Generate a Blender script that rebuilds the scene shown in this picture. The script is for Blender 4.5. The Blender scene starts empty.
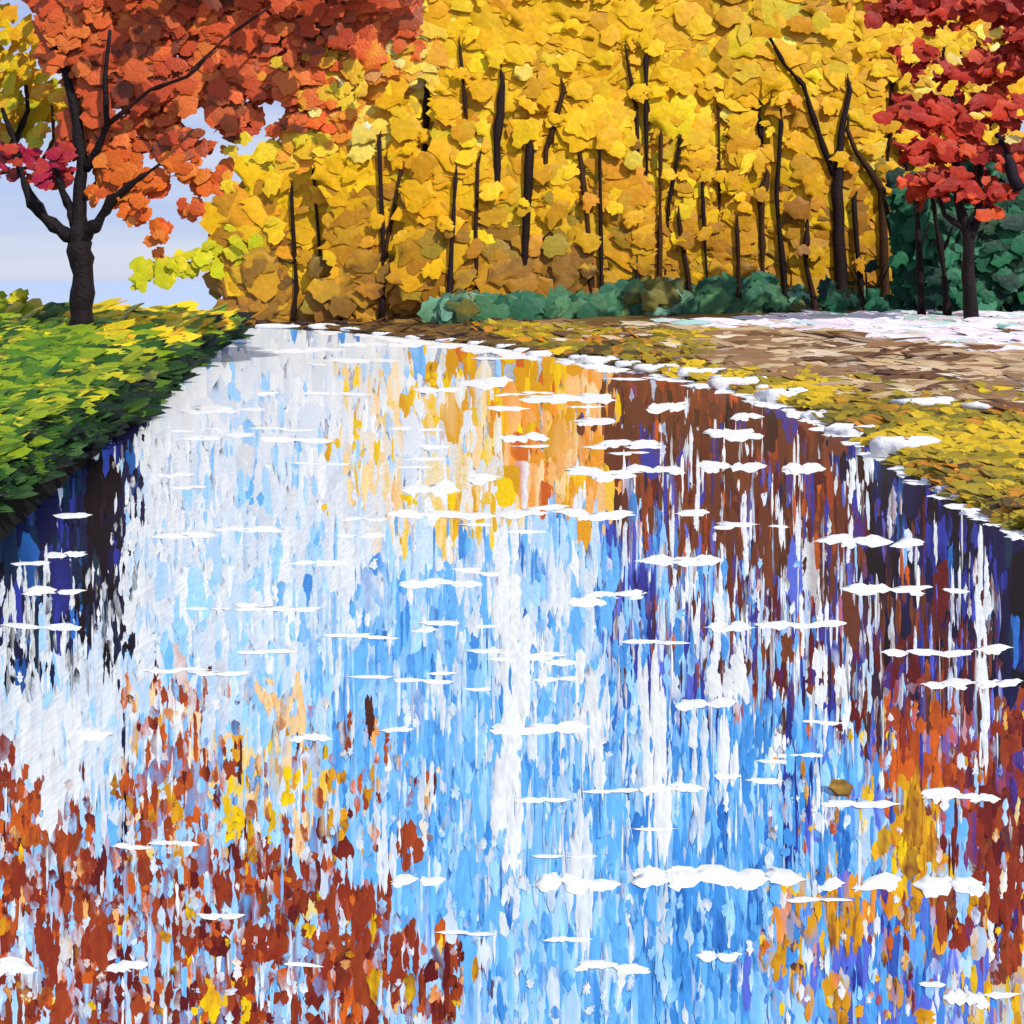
import bpy, math
import numpy as np

rng = np.random.default_rng(7)
F, CX, HY, CAMZ = 1100.0, 512.0, 280.0, 3.0          # focal length in pixels, horizon row, eye height
scene = bpy.context.scene
COL = scene.collection

# ------------------------------------------------------------------ colour
def lin(c):
    c = np.asarray(c, float) / 255.0
    return np.where(c <= 0.04045, c / 12.92, ((c + 0.055) / 1.055) ** 2.4)
PAL = {k: lin(v) for k, v in dict(
    X=(243, 244, 239), W=(225, 228, 224), w=(208, 217, 222), v=(182, 208, 228), l=(152, 204, 240), b=(98, 174, 230), m=(60, 138, 206), u=(38, 104, 180),
    i=(46, 56, 150), j=(86, 106, 202), n=(14, 20, 60), k=(10, 9, 16), t=(16, 46, 66), s=(140, 175, 215),
    y=(238, 196, 10), Y=(226, 182, 28), g=(212, 150, 20), o=(232, 142, 40), p=(240, 205, 145), P=(236, 172, 100),
    r=(152, 62, 28), R=(132, 44, 24), O=(198, 90, 26), d=(92, 22, 22), N=(98, 50, 32), M=(122, 60, 32), h=(70, 36, 26)).items()}
def pick(spec, n):
    """spec 'W5 l3' -> n colours drawn with those weights, slightly varied"""
    ks = [s[0] for s in spec.split()]
    ws = np.array([float(s[1:]) for s in spec.split()])
    q = rng.choice(len(ks), n, p=ws / ws.sum())
    c = np.array([PAL[k] for k in ks])[q]
    return c * (1 + rng.normal(0, .07, (n, 1))) * (1 + rng.normal(0, .03, (n, 3)))
_ph = rng.uniform(0, 6.28, (5, 2)); _fr = rng.normal(0, 1, (5, 2))
def field(x, y, sx=46.0, sy=30.0, jit=.17):
    """slowly changing 0..1 value, so that neighbouring dabs share their pigment"""
    v = sum(np.sin((x * _fr[i, 0] / sx) + (y * _fr[i, 1] / sy) + _ph[i, 0] + 1.5 * np.sin(x / 61.0 + y / 37.0 + _ph[i, 1])) for i in range(5)) / 5
    v = .5 + .62 * v + rng.normal(0, jit, np.shape(x))
    return np.abs(np.mod(v + 1, 2) - 1)
def cols(tab, n, q=None):
    """table of (rgb, weight)"""
    c = np.array([lin(t[0]) for t in tab]); w = np.array([t[1] for t in tab], float)
    if q is None: q = rng.choice(len(tab), n, p=w / w.sum())
    else: q = np.minimum(np.searchsorted(np.cumsum(w) / w.sum(), q), len(tab) - 1)
    return c[q] * (1 + rng.normal(0, .08, (n, 1))) * (1 + rng.normal(0, .035, (n, 3)))

# ------------------------------------------------------------------ materials
def paint(name, rough=.42, scale=40, bump=.25, dist=.02, spec=.35, rgb=None, along=1.0):
    m = bpy.data.materials.new(name); m.use_nodes = True
    nt = m.node_tree; P = nt.nodes['Principled BSDF']
    tc = nt.nodes.new('ShaderNodeTexCoord')
    n1 = nt.nodes.new('ShaderNodeTexNoise'); n1.inputs['Scale'].default_value = scale; n1.inputs['Detail'].default_value = 5
    mp = nt.nodes.new('ShaderNodeMapping'); mp.inputs['Scale'].default_value = (1, along, 1)
    nt.links.new(tc.outputs['Object'], mp.inputs['Vector']); nt.links.new(mp.outputs['Vector'], n1.inputs['Vector'])
    if rgb is None:
        a = nt.nodes.new('ShaderNodeAttribute'); a.attribute_name = 'pigment'; src = a.outputs['Color']
    else:
        a = nt.nodes.new('ShaderNodeRGB'); a.outputs[0].default_value = (*lin(rgb), 1); src = a.outputs[0]
    hs = nt.nodes.new('ShaderNodeHueSaturation')
    mr = nt.nodes.new('ShaderNodeMapRange'); mr.inputs['From Min'].default_value = .3; mr.inputs['From Max'].default_value = .7
    mr.inputs['To Min'].default_value = .86; mr.inputs['To Max'].default_value = 1.12
    nt.links.new(n1.outputs['Fac'], mr.inputs['Value']); nt.links.new(mr.outputs['Result'], hs.inputs['Value'])
    nt.links.new(src, hs.inputs['Color']); nt.links.new(hs.outputs['Color'], P.inputs['Base Color'])
    P.inputs['Roughness'].default_value = rough; P.inputs['Specular IOR Level'].default_value = spec
    b = nt.nodes.new('ShaderNodeBump'); b.inputs['Strength'].default_value = bump; b.inputs['Distance'].default_value = dist
    nt.links.new(n1.outputs['Fac'], b.inputs['Height']); nt.links.new(b.outputs['Normal'], P.inputs['Normal'])
    return m
M_WATERDAB = paint('thick_water_paint', .5, 34, .3, .012, .08, along=.16)
M_LEAF = paint('thick_leaf_paint', .5, 3, .5, .12, .2)
M_NEARLEAF = paint('near_leaf_paint', .42, 12, .5, .06, .3)
M_GRASS = paint('grass_paint', .5, 14, .4, .05, .25)
M_BARK = paint('bark', .7, 9, .8, .08, .2)
M_EARTH = paint('bank_earth', .85, 3, .6, .15, .15)
M_STONE = paint('pale_stone', .55, 9, .5, .05, .3)

# ------------------------------------------------------------------ objects and tags
def tag(o, label=None, cat=None, group=None, kind=None):
    if label: o['label'] = label
    if cat: o['category'] = cat
    if group: o['group'] = group
    if kind: o['kind'] = kind
    return o
def empty(name, loc):
    o = bpy.data.objects.new(name, None); o.empty_display_size = .3; COL.objects.link(o); o.location = loc
    return o
def link_mesh(name, V, faces, mat, colors=None, parent=None, smooth=True):
    """V world coordinates; faces list of index arrays, each (n, k)"""
    V = np.asarray(V, float)
    off = np.zeros(3)
    if parent is not None:
        off = np.array(parent.location)
    else:
        off = np.array([V[:, 0].mean(), V[:, 1].mean(), V[:, 2].min()])
    me = bpy.data.meshes.new(name)
    fl = [np.asarray(f, int) for f in faces if len(f)]
    loops = np.concatenate([f.ravel() for f in fl])
    tot = np.concatenate([np.full(len(f), f.shape[1]) for f in fl])
    start = np.concatenate([[0], np.cumsum(tot)[:-1]])
    me.vertices.add(len(V)); me.vertices.foreach_set('co', (V - off).ravel())
    me.loops.add(len(loops)); me.loops.foreach_set('vertex_index', loops)
    me.polygons.add(len(tot)); me.polygons.foreach_set('loop_start', start); me.polygons.foreach_set('loop_total', tot)
    me.polygons.foreach_set('use_smooth', np.full(len(tot), smooth))
    me.update(calc_edges=True)
    if colors is not None:
        at = me.color_attributes.new('pigment', 'FLOAT_COLOR', 'POINT')
        c = np.ones((len(V), 4)); c[:, :3] = np.clip(colors, .003, .92)
        at.data.foreach_set('color', c.ravel())
    me.materials.append(mat); me.validate()
    o = bpy.data.objects.new(name, me); COL.objects.link(o)
    if parent is not None: o.parent = parent
    else: o.location = off
    return o
class Acc:
    """collects pieces that become one mesh"""
    def __init__(s): s.V = []; s.F = {3: [], 4: []}; s.C = []; s.n = 0
    def add(s, V, F, C):
        F = np.asarray(F, int)
        s.V.append(V); s.C.append(C); s.F[F.shape[1]].append(F + s.n); s.n += len(V)
    def build(s, name, mat, parent=None, smooth=True):
        V = np.concatenate(s.V); C = np.concatenate(s.C)
        fs = [np.concatenate(s.F[k]) for k in (3, 4) if s.F[k]]
        return link_mesh(name, V, fs, mat, C, parent, smooth)

# ------------------------------------------------------------------ palette-knife dabs
NU, NV = 7, 5
_g = np.arange(NU * NV).reshape(NU, NV)
_ring = np.concatenate([_g[0, :], _g[1:, -1], _g[-1, -2::-1], _g[-2:0:-1, 0]])
_top = np.stack([_g[:-1, :-1], _g[:-1, 1:], _g[1:, 1:], _g[1:, :-1]], -1).reshape(-1, 4)
_nr = len(_ring)
_k = np.arange(_nr); _o = NU * NV
_sk = np.stack([_o + _k, _o + _nr + _k, _o + _nr + (_k + 1) % _nr, _o + (_k + 1) % _nr], -1)     # rim has its own corners: a crisp edge
DF = np.concatenate([_top, _sk]); DK = NU * NV + 2 * _nr
def dab_shape(n, taper=.5, ragged=.16, rim=.8, bend=.12, streak=.5, dome=.14, lens=False):
    """unit dabs: (a across -1..1, b along -1..1, h height) arrays (n, DK), and a streak value per vertex"""
    s = np.linspace(-1, 1, NU)[None, :, None]; t = np.linspace(-1, 1, NV)[None, None, :]
    pw = rng.uniform(3.0, 8.0, (n, 1, 1))
    w = (1 - np.abs(s) ** pw * rng.uniform(taper * .6, min(1, taper * 1.4), (n, 1, 1)))
    w = np.clip(w + rng.normal(0, ragged, (n, NU, 1)), .12, 1.3)
    a = t * w + rng.normal(0, bend, (n, 1, 1)) * (s ** 2 - .4) + rng.normal(0, bend * .6, (n, 1, 1)) * s
    b = s + rng.normal(0, ragged, (n, 1, NV)) * np.abs(s) - .14 * s * t ** 2 + rng.normal(0, .03, (n, NU, NV))
    sg = rng.choice([-1, 1], (n, 1, 1))
    h = dome * (1 - t ** 2) - .3 * (1 - s ** 2) * rng.uniform(0, 1, (n, 1, 1))
    h = h + rim * rng.uniform(.3, 1, (n, 1, 1)) * np.exp(-((s * sg - .72) / .22) ** 2)
    h = h + rim * .5 * rng.uniform(0, 1, (n, 1, 1)) * np.exp(-((t * sg - .7) / .3) ** 2)
    h = h + rng.normal(0, .13, (n, NU, NV))
    if lens == 'ridge':
        c0 = rng.uniform(-.6, .6, (n, 1, 1)); h = .8 * (1 - t ** 4) * (1 - s ** 4) + rng.uniform(-.5, .5, (n, 1, 1)) * s + rng.uniform(-.5, .5, (n, 1, 1)) * t
        h = h + rim * rng.uniform(0, 1, (n, 1, 1)) * np.exp(-((s * sg - .45 - .35 * t * c0) / .17) ** 2) + rng.normal(0, .09, (n, NU, NV))
    elif lens: h = (.75 + .5 * rng.uniform(0, 1, (n, 1, 1))) * (1 - t ** 2) * (1 - s ** 4) + .16 * rng.normal(0, 1, (n, 1, NV)) * (1 - s ** 4) + rng.normal(0, .05, (n, NU, NV))
    st = np.clip(rng.uniform(0, 1, (n, 1, 1)) * .7 + rng.normal(0, .35, (n, 1, 1)) * s + streak * rng.normal(0, .5, (n, 1, NV)) + rng.normal(0, .15, (n, NU, NV)), 0, 1)
    a = np.broadcast_to(a, (n, NU, NV)).reshape(n, -1); b = np.broadcast_to(b, (n, NU, NV)).reshape(n, -1)
    h = np.broadcast_to(h, (n, NU, NV)).reshape(n, -1); st = st.reshape(n, -1)
    a = np.concatenate([a, a[:, _ring], a[:, _ring] * .93], 1); b = np.concatenate([b, b[:, _ring], b[:, _ring] * .95], 1)
    h = np.concatenate([h, h[:, _ring], np.full((n, _nr), -1.0)], 1); st = np.concatenate([st, st[:, _ring], st[:, _ring]], 1)
    return a, b, h, st
def faces_for(n, base=0):
    return (DF[None] + (np.arange(n) * DK)[:, None, None]).reshape(-1, 4) + base
def unit(v): return v / np.linalg.norm(v, axis=-1, keepdims=True)
def world_dabs(acc, P, Nn, U, L, W, c1, c2, relief=.12, **kw):
    """P centre, Nn facing, U stroke direction, L/W half sizes (m)"""
    n = len(P)
    if n == 0: return
    Nn = unit(Nn); A = unit(np.cross(U, Nn)); B = np.cross(Nn, A)
    a, b, h, st = dab_shape(n, **kw)
    rel = (relief * np.minimum(L, W))[:, None]
    V = P[:, None] + a[..., None] * (A * W[:, None])[:, None] + b[..., None] * (B * L[:, None])[:, None] + (h * rel)[..., None] * Nn[:, None]
    C = c1[:, None] * (1 - st[..., None]) + c2[:, None] * st[..., None]
    acc.add(V.reshape(-1, 3), faces_for(n), C.reshape(-1, 3))

def pt(px, py, d):
    px = np.asarray(px, float); py = np.asarray(py, float); d = np.asarray(d, float)
    px, py, d = np.broadcast_arrays(px, py, d)
    return np.stack([(px - CX) / F * d, d, CAMZ - (py - HY) / F * d], -1)
def proj(P):
    return CX + F * P[..., 0] / P[..., 1], HY - F * (P[..., 2] - CAMZ) / P[..., 1]

def in_poly(x, y, poly):
    poly = np.asarray(poly, float); r = np.zeros(np.shape(x), bool)
    x0, y0 = poly[-1]
    for x1, y1 in poly:
        if y1 != y0:
            r ^= ((y1 > y) != (y0 > y)) & (x < (x0 - x1) * (y - y1) / (y0 - y1) + x1)
        x0, y0 = x1, y1
    return r
def seg_dist(x, y, poly, closed=True):
    poly = np.asarray(poly, float); D = np.full(np.shape(x), 1e9)
    k = len(poly) if closed else len(poly) - 1
    for i in range(k):
        p, q = poly[i], poly[(i + 1) % len(poly)]
        e = q - p; t = np.clip(((x - p[0]) * e[0] + (y - p[1]) * e[1]) / (e @ e + 1e-9), 0, 1)
        D = np.minimum(D, np.hypot(x - p[0] - t * e[0], y - p[1] - t * e[1]))
    return D

# ------------------------------------------------------------------ terrain
LEFT = np.array([(-15.6, 61), (-13.2, 47), (-11, 36), (-9, 27.5), (-7.2, 19), (-5.9, 12.7), (-4.6, 6), (-4, -25), (-260, -25), (-260, 40), (-70, 46), (-30, 54)])
RIGHT = np.array([(-16.8, 69), (-10.5, 64.2), (-2, 51), (1.5, 43), (4.2, 36), (5.9, 31), (6.75, 26), (6.6, 21), (6.1, 16.1), (6, 12.9), (6.6, 4), (7, -25), (420, -25), (420, 520), (-10, 520), (-26, 130), (-19, 80)])
def ground_z(x, y):
    dl = seg_dist(x, y, LEFT) * np.where(in_poly(x, y, LEFT), 1, -1)
    dr = seg_dist(x, y, RIGHT) * np.where(in_poly(x, y, RIGHT), 1, -1)
    zl = np.where(dl > 0, .95 * np.clip(dl / .45, 0, 1) ** .7 + .54 * (1 - np.exp(-np.maximum(dl, 0) / 2.3)), np.maximum(-1.5, dl * 1.5))
    zr = np.where(dr > 0, .16 * np.clip(dr / .25, 0, 1) + 1.35 * (1 - np.exp(-np.maximum(dr, 0) / 14)), np.maximum(-1.5, dr * 1.2))
    wob = .05 * np.sin(x * 1.7 + 1.3 * np.sin(y * .9)) * np.sin(y * 1.1 + .7 * x)
    z = np.maximum(zl, zr)
    return z + np.where(z > .3, wob, 0)
def hit(px, py):
    """first point of the ground or water met by the sight line towards a picture position"""
    px = np.asarray(px, float); py = np.asarray(py, float)
    d = np.full(px.shape, np.nan)
    for dd in np.concatenate([np.arange(5, 40, .15), np.arange(40, 130, .4)]):
        P = pt(px, py, np.full(px.shape, dd)); g = np.maximum(ground_z(P[..., 0], P[..., 1]), 0)
        d = np.where(np.isnan(d) & (P[..., 2] <= g), dd, d)
    return d
def axis(*parts): return np.unique(np.concatenate([np.arange(*p) for p in parts]).round(3))
gx = axis((-3000, -260, 300), (-260, -40, 8), (-40, -18, 1), (-18, 12, .25), (12, 45, 1), (45, 120, 6), (120, 430, 30), (430, 3200, 300))
gy = axis((-60, 5, 5), (5, 66, .4), (66, 100, 1), (100, 540, 20), (540, 6000, 400))
GX, GY = np.meshgrid(gx, gy); GZ = ground_z(GX, GY)
gi = np.arange(GX.size).reshape(GX.shape)
gf = np.stack([gi[:-1, :-1], gi[:-1, 1:], gi[1:, 1:], gi[1:, :-1]], -1).reshape(-1, 4)
leftside = in_poly(GX, GY, LEFT)
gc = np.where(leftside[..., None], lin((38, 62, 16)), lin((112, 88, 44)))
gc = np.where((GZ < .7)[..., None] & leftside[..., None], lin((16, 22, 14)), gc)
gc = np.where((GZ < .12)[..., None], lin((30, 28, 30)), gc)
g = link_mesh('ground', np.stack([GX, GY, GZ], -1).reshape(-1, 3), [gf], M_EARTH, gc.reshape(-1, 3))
tag(g, 'earth banks on both sides of the river running back under the trees', 'ground', kind='structure')

# ------------------------------------------------------------------ river
mw = bpy.data.materials.new('river_water'); mw.use_nodes = True
nt = mw.node_tree; Pn = nt.nodes['Principled BSDF']
tc = nt.nodes.new('ShaderNodeTexCoord'); mp = nt.nodes.new('ShaderNodeMapping'); mp.inputs['Scale'].default_value = (1.0, .35, 1)
nz = nt.nodes.new('ShaderNodeTexNoise'); nz.inputs['Scale'].default_value = 2.2; nz.inputs['Detail'].default_value = 4
nt.links.new(tc.outputs['Object'], mp.inputs['Vector']); nt.links.new(mp.outputs['Vector'], nz.inputs['Vector'])
cr = nt.nodes.new('ShaderNodeValToRGB'); cr.color_ramp.elements[0].color = (*lin((150, 185, 224)), 1); cr.color_ramp.elements[1].color = (*lin((206, 220, 240)), 1)
cr.color_ramp.elements[0].position = .35; cr.color_ramp.elements[1].position = .65
nt.links.new(nz.outputs['Fac'], cr.inputs['Fac']); nt.links.new(cr.outputs['Color'], Pn.inputs['Base Color'])
Pn.inputs['Roughness'].default_value = .18; Pn.inputs['IOR'].default_value = 1.33
bp = nt.nodes.new('ShaderNodeBump'); bp.inputs['Strength'].default_value = .25; bp.inputs['Distance'].default_value = .08
nt.links.new(nz.outputs['Fac'], bp.inputs['Height']); nt.links.new(bp.outputs['Normal'], Pn.inputs['Normal'])
wv = np.array([(-3000, -40, 0), (3000, -40, 0), (3000, 6000, 0), (-3000, 6000, 0)], float)
tag(link_mesh('river', wv, [np.array([[0, 1, 2, 3]])], mw, None), 'blue river between two banks opening into a pale lake at left', 'river', kind='structure')

ACC = {k: Acc() for k in ('ripple', 'glint_foam', 'red', 'yellow', 'brown', 'dark')}
KIND = {}
for k in 'vlbmuijs': KIND[k] = 'ripple'
for k in 'WwX': KIND[k] = 'glint_foam'
for k in 'rRdO': KIND[k] = 'red'
for k in 'yYgopP': KIND[k] = 'yellow'
for k in 'NMh': KIND[k] = 'brown'
for k in 'nkt': KIND[k] = 'dark'
LAYER = [0.004]
def water_dabs(px, py, L, W, keys, second, relief=.16, horiz=False, lift=0.0, **kw):
    """dabs laid on the water, many painting its reflections: centre, half length and half width as seen, keys of the pigments"""
    px = np.asarray(px, float); n = len(px)
    if n == 0: return
    a, b, h, st = dab_shape(n, **kw)
    L = np.broadcast_to(L, n)[:, None]; W = np.broadcast_to(W, n)[:, None]
    X, Y = (b * L, a * W) if horiz else (a * W, b * L)
    X = px[:, None] + X; Y = np.maximum(np.asarray(py, float)[:, None] + Y, 327)
    d = F * CAMZ / (Y - HY)
    mpp = d / F
    z = .01 + lift + rng.uniform(0, .0035, (n, 1)) + np.maximum(h, -.4) * relief * np.minimum(L, W) * np.minimum(mpp, .02)
    V = np.stack([(X - CX) / F * d, d, z], -1)
    keys = np.asarray(keys); second = np.asarray(second)
    c1 = np.array([PAL[k] for k in keys]) * (1 + rng.normal(0, .06, (n, 1))); c2 = np.array([PAL[k] for k in second])
    C = c1[:, None] * (1 - st[..., None] * .8) + c2[:, None] * st[..., None] * .8
    # keep what lies on open water
    cd = F * CAMZ / (np.maximum(np.asarray(py, float), 328) - HY); cx = (px - CX) / F * cd
    ok = ground_z(cx, cd) < .05
    kinds = np.array([KIND[k] for k in keys])
    for kk in ACC:
        q = ok & (kinds == kk)
        if q.any(): ACC[kk].add(V[q].reshape(-1, 3), faces_for(q.sum()), C[q].reshape(-1, 3))
def choose(spec, n):
    ks = np.array([s[0] for s in spec.split()]); ws = np.array([float(s[1:]) for s in spec.split()])
    return rng.choice(ks, n, p=ws / ws.sum())

# pigments of the water and of the reflections painted on it (outline, mixture, half width range, half length range)
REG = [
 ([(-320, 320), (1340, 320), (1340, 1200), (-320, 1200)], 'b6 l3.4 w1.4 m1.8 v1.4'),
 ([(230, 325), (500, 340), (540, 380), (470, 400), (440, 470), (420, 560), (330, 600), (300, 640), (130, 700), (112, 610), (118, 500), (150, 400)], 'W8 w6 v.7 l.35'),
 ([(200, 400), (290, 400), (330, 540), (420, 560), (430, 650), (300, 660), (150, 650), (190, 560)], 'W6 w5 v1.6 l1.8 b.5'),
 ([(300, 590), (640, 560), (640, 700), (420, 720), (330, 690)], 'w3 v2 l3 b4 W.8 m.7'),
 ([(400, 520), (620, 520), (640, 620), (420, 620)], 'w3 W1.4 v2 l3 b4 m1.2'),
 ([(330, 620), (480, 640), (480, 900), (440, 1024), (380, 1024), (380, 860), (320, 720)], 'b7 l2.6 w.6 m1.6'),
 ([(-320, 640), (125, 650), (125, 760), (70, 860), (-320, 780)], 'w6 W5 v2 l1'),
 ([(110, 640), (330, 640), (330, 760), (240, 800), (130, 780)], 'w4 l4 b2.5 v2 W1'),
 ([(160, 395), (140, 440), (128, 500), (118, 600), (110, 640), (60, 640), (0, 665), (-320, 670), (-320, 430)], 'n6 i1.1 t3.4 u.5'),  # dark reflection of the left bank, painted in navy
 ([(84, 430), (118, 430), (116, 560), (118, 630), (105, 668), (92, 640), (86, 560)], 'k9 n1'),  # reflection of the left tree's trunk, painted black
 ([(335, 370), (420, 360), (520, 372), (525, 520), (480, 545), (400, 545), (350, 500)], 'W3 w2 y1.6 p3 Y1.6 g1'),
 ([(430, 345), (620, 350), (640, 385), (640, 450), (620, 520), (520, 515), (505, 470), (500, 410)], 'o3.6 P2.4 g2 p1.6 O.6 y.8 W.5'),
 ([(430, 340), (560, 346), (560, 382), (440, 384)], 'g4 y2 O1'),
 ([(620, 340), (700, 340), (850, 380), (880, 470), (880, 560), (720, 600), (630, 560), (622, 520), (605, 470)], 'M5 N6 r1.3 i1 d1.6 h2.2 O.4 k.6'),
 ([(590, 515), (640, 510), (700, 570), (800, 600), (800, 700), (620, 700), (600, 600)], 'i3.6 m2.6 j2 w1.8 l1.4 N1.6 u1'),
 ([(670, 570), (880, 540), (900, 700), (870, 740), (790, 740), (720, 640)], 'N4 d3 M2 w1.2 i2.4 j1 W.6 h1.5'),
 ([(830, 420), (840, 380), (1100, 480), (1340, 600), (1340, 640), (1024, 720), (905, 720), (880, 560), (850, 490)], 'n5 k4.2 i2.4 t.6 u.4'),  # dark reflection under the right bank, painted in
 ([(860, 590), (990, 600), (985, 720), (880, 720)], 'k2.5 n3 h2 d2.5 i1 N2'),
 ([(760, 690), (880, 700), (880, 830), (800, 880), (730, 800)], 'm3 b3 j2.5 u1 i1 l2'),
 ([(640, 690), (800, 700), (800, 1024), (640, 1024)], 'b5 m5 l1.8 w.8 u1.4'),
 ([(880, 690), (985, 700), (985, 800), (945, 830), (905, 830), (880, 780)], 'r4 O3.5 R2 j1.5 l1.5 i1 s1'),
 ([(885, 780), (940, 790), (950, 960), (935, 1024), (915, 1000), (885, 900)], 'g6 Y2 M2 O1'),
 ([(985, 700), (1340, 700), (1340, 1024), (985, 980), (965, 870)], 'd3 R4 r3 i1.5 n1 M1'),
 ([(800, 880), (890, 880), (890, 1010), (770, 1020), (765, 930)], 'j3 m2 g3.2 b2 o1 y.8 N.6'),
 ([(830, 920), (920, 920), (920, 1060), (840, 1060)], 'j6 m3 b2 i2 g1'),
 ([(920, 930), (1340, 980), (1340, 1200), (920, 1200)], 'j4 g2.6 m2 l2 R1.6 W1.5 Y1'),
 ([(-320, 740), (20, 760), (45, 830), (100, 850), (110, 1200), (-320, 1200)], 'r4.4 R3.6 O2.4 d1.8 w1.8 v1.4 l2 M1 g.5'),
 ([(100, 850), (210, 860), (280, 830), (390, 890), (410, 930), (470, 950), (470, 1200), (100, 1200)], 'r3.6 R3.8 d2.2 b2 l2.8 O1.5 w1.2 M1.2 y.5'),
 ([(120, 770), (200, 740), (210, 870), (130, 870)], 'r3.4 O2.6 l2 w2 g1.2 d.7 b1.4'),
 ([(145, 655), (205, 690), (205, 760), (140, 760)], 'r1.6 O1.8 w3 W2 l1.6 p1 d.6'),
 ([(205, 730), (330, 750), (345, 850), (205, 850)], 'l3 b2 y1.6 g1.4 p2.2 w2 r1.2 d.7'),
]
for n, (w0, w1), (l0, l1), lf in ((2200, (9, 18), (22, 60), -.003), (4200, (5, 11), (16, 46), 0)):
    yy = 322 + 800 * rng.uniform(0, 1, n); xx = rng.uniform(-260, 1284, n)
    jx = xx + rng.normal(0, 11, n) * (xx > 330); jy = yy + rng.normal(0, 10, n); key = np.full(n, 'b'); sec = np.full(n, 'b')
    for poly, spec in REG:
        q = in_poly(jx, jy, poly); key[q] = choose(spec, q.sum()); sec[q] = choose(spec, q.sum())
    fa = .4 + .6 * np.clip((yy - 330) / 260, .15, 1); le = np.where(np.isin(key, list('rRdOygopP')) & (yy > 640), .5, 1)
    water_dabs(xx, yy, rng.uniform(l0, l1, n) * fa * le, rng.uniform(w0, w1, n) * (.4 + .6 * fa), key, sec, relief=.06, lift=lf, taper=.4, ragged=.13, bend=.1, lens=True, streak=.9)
n = 9500
yy = 322 + 760 * rng.uniform(0, 1, n); xx = rng.uniform(-200, 1224, n)
jx = xx + rng.normal(0, 1, n) * np.where(xx > 330, 17, 6); jy = yy + rng.normal(0, 11, n)
key = np.full(n, 'b'); sec = np.full(n, 'b'); hid = np.zeros(n, int)
for ri, (poly, spec) in enumerate(REG):
    q = in_poly(jx, jy, poly); k = q.sum()
    key[q] = choose(spec, k); sec[q] = choose(spec, k); hid[q] = ri
warm_refl = np.isin(key, list('rRdOygopPYM')) & (yy > 640)  # red and gold dabs that paint foliage reflections
keepers = ~(in_poly(xx, yy, REG[1][0]) & (rng.uniform(0, 1, n) < .6)); xx, yy, key, sec, warm_refl = xx[keepers], yy[keepers], key[keepers], sec[keepers], warm_refl[keepers]; n = len(xx)
far = np.clip((yy - 330) / 300, .35, 1)
W = np.where(warm_refl, rng.uniform(4, 11, n), rng.uniform(2.0, 6.8, n)) * (.6 + .4 * far)
L = np.where(warm_refl, rng.uniform(8, 22, n), rng.uniform(11, 40, n)) * (.35 + .65 * far)
order = np.argsort(~warm_refl * 1.0 + rng.uniform(0, .5, n))
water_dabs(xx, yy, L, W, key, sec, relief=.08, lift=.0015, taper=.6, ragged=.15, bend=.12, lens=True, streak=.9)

# individual strokes seen on the water: painted white glints lying across the stream (left, right, row, thickness)
HS = [(195,228,408,9),(180,270,411,4),(260,330,440,5),(250,315,431,3),(155,215,537,6),(215,280,531,6),(290,345,565,6),(235,318,612,5),
 (55,85,517,6),(15,45,565,5),(45,85,557,6),(25,80,593,7),(0,75,628,8),(305,400,362,4),(250,330,352,4),(340,420,345,4),(300,370,395,3),
 (415,460,391,5),(460,515,384,10),(485,520,411,5),(520,610,399,9),(575,610,422,8),(505,550,438,9),(420,450,448,5),(600,655,445,8),(565,600,472,7),
 (590,632,478,9),(625,680,471,8),(400,460,490,13),(470,500,480,10),(390,530,516,8),(525,560,512,7),(555,625,516,9),(645,700,562,9),(650,690,408,9),
 (400,480,585,7),(590,640,597,8),(570,600,603,9),(727,755,418,7),(705,755,435,9),(700,760,468,10),(780,825,470,10),(820,890,543,10),(890,922,544,8),
 (680,710,515,6),(675,715,562,8),(715,750,527,7),(770,785,525,4),(845,890,592,8),(893,925,592,9),(945,965,593,5),(708,748,628,9),(758,845,627,8),
 (487,575,662,6),(495,590,731,10),(518,570,803,5),(585,635,795,4),(640,700,792,8),(395,442,885,10),(535,615,887,17),(637,700,884,16),(380,410,733,5),
 (580,610,970,8),(618,645,972,10),(674,735,707,10),(670,700,790,8),(720,745,783,6),(750,780,783,6),(700,805,880,18),(640,690,876,12),(700,740,960,10),
 (820,890,807,7),(880,965,655,7),(975,1010,652,8),(920,970,687,8),(975,1018,686,8),(925,955,797,14),(960,998,801,7),(925,985,888,18),(860,895,885,16),
 (825,845,888,10),(920,945,990,6),(945,985,1005,14),(990,1020,1000,6),(295,330,740,8),(110,150,850,5),(155,195,846,5),(200,240,920,6),(-5,28,970,16),
 (115,145,970,12),(285,320,970,5),(80,108,735,12),(470,560,655,4),(330,400,640,4),(235,300,655,4),(390,440,430,3),(395,430,470,3)]
for _ in range(46):
    hx0 = rng.uniform(140, 640); hy0 = rng.uniform(350, 700) if rng.uniform() < .75 else rng.uniform(700, 1010)
    if hy0 > 700: hx0 = rng.uniform(430, 860)
    HS.append((hx0, hx0 + rng.uniform(18, 70), hy0, rng.uniform(2.5, 5)))
HS = np.array(HS, float)
nh = len(HS)
hx, hy, hl, hw_ = [], [], [], []
SH = np.array([(245, 326), (330, 329), (400, 338), (470, 347), (560, 359), (640, 373), (740, 392), (800, 412), (860, 446), (930, 486), (1030, 541)], float)
for _ in range(150):
    i_ = rng.integers(0, len(SH) - 1); f_ = rng.uniform(); q_ = SH[i_] * (1 - f_) + SH[i_ + 1] * f_
    hx.append(q_[0] - rng.uniform(-4, 10)); hy.append(q_[1] + rng.uniform(-1, 3)); hl.append(rng.uniform(5, 17)); hw_.append(rng.uniform(1.2, 3.2))
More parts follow.
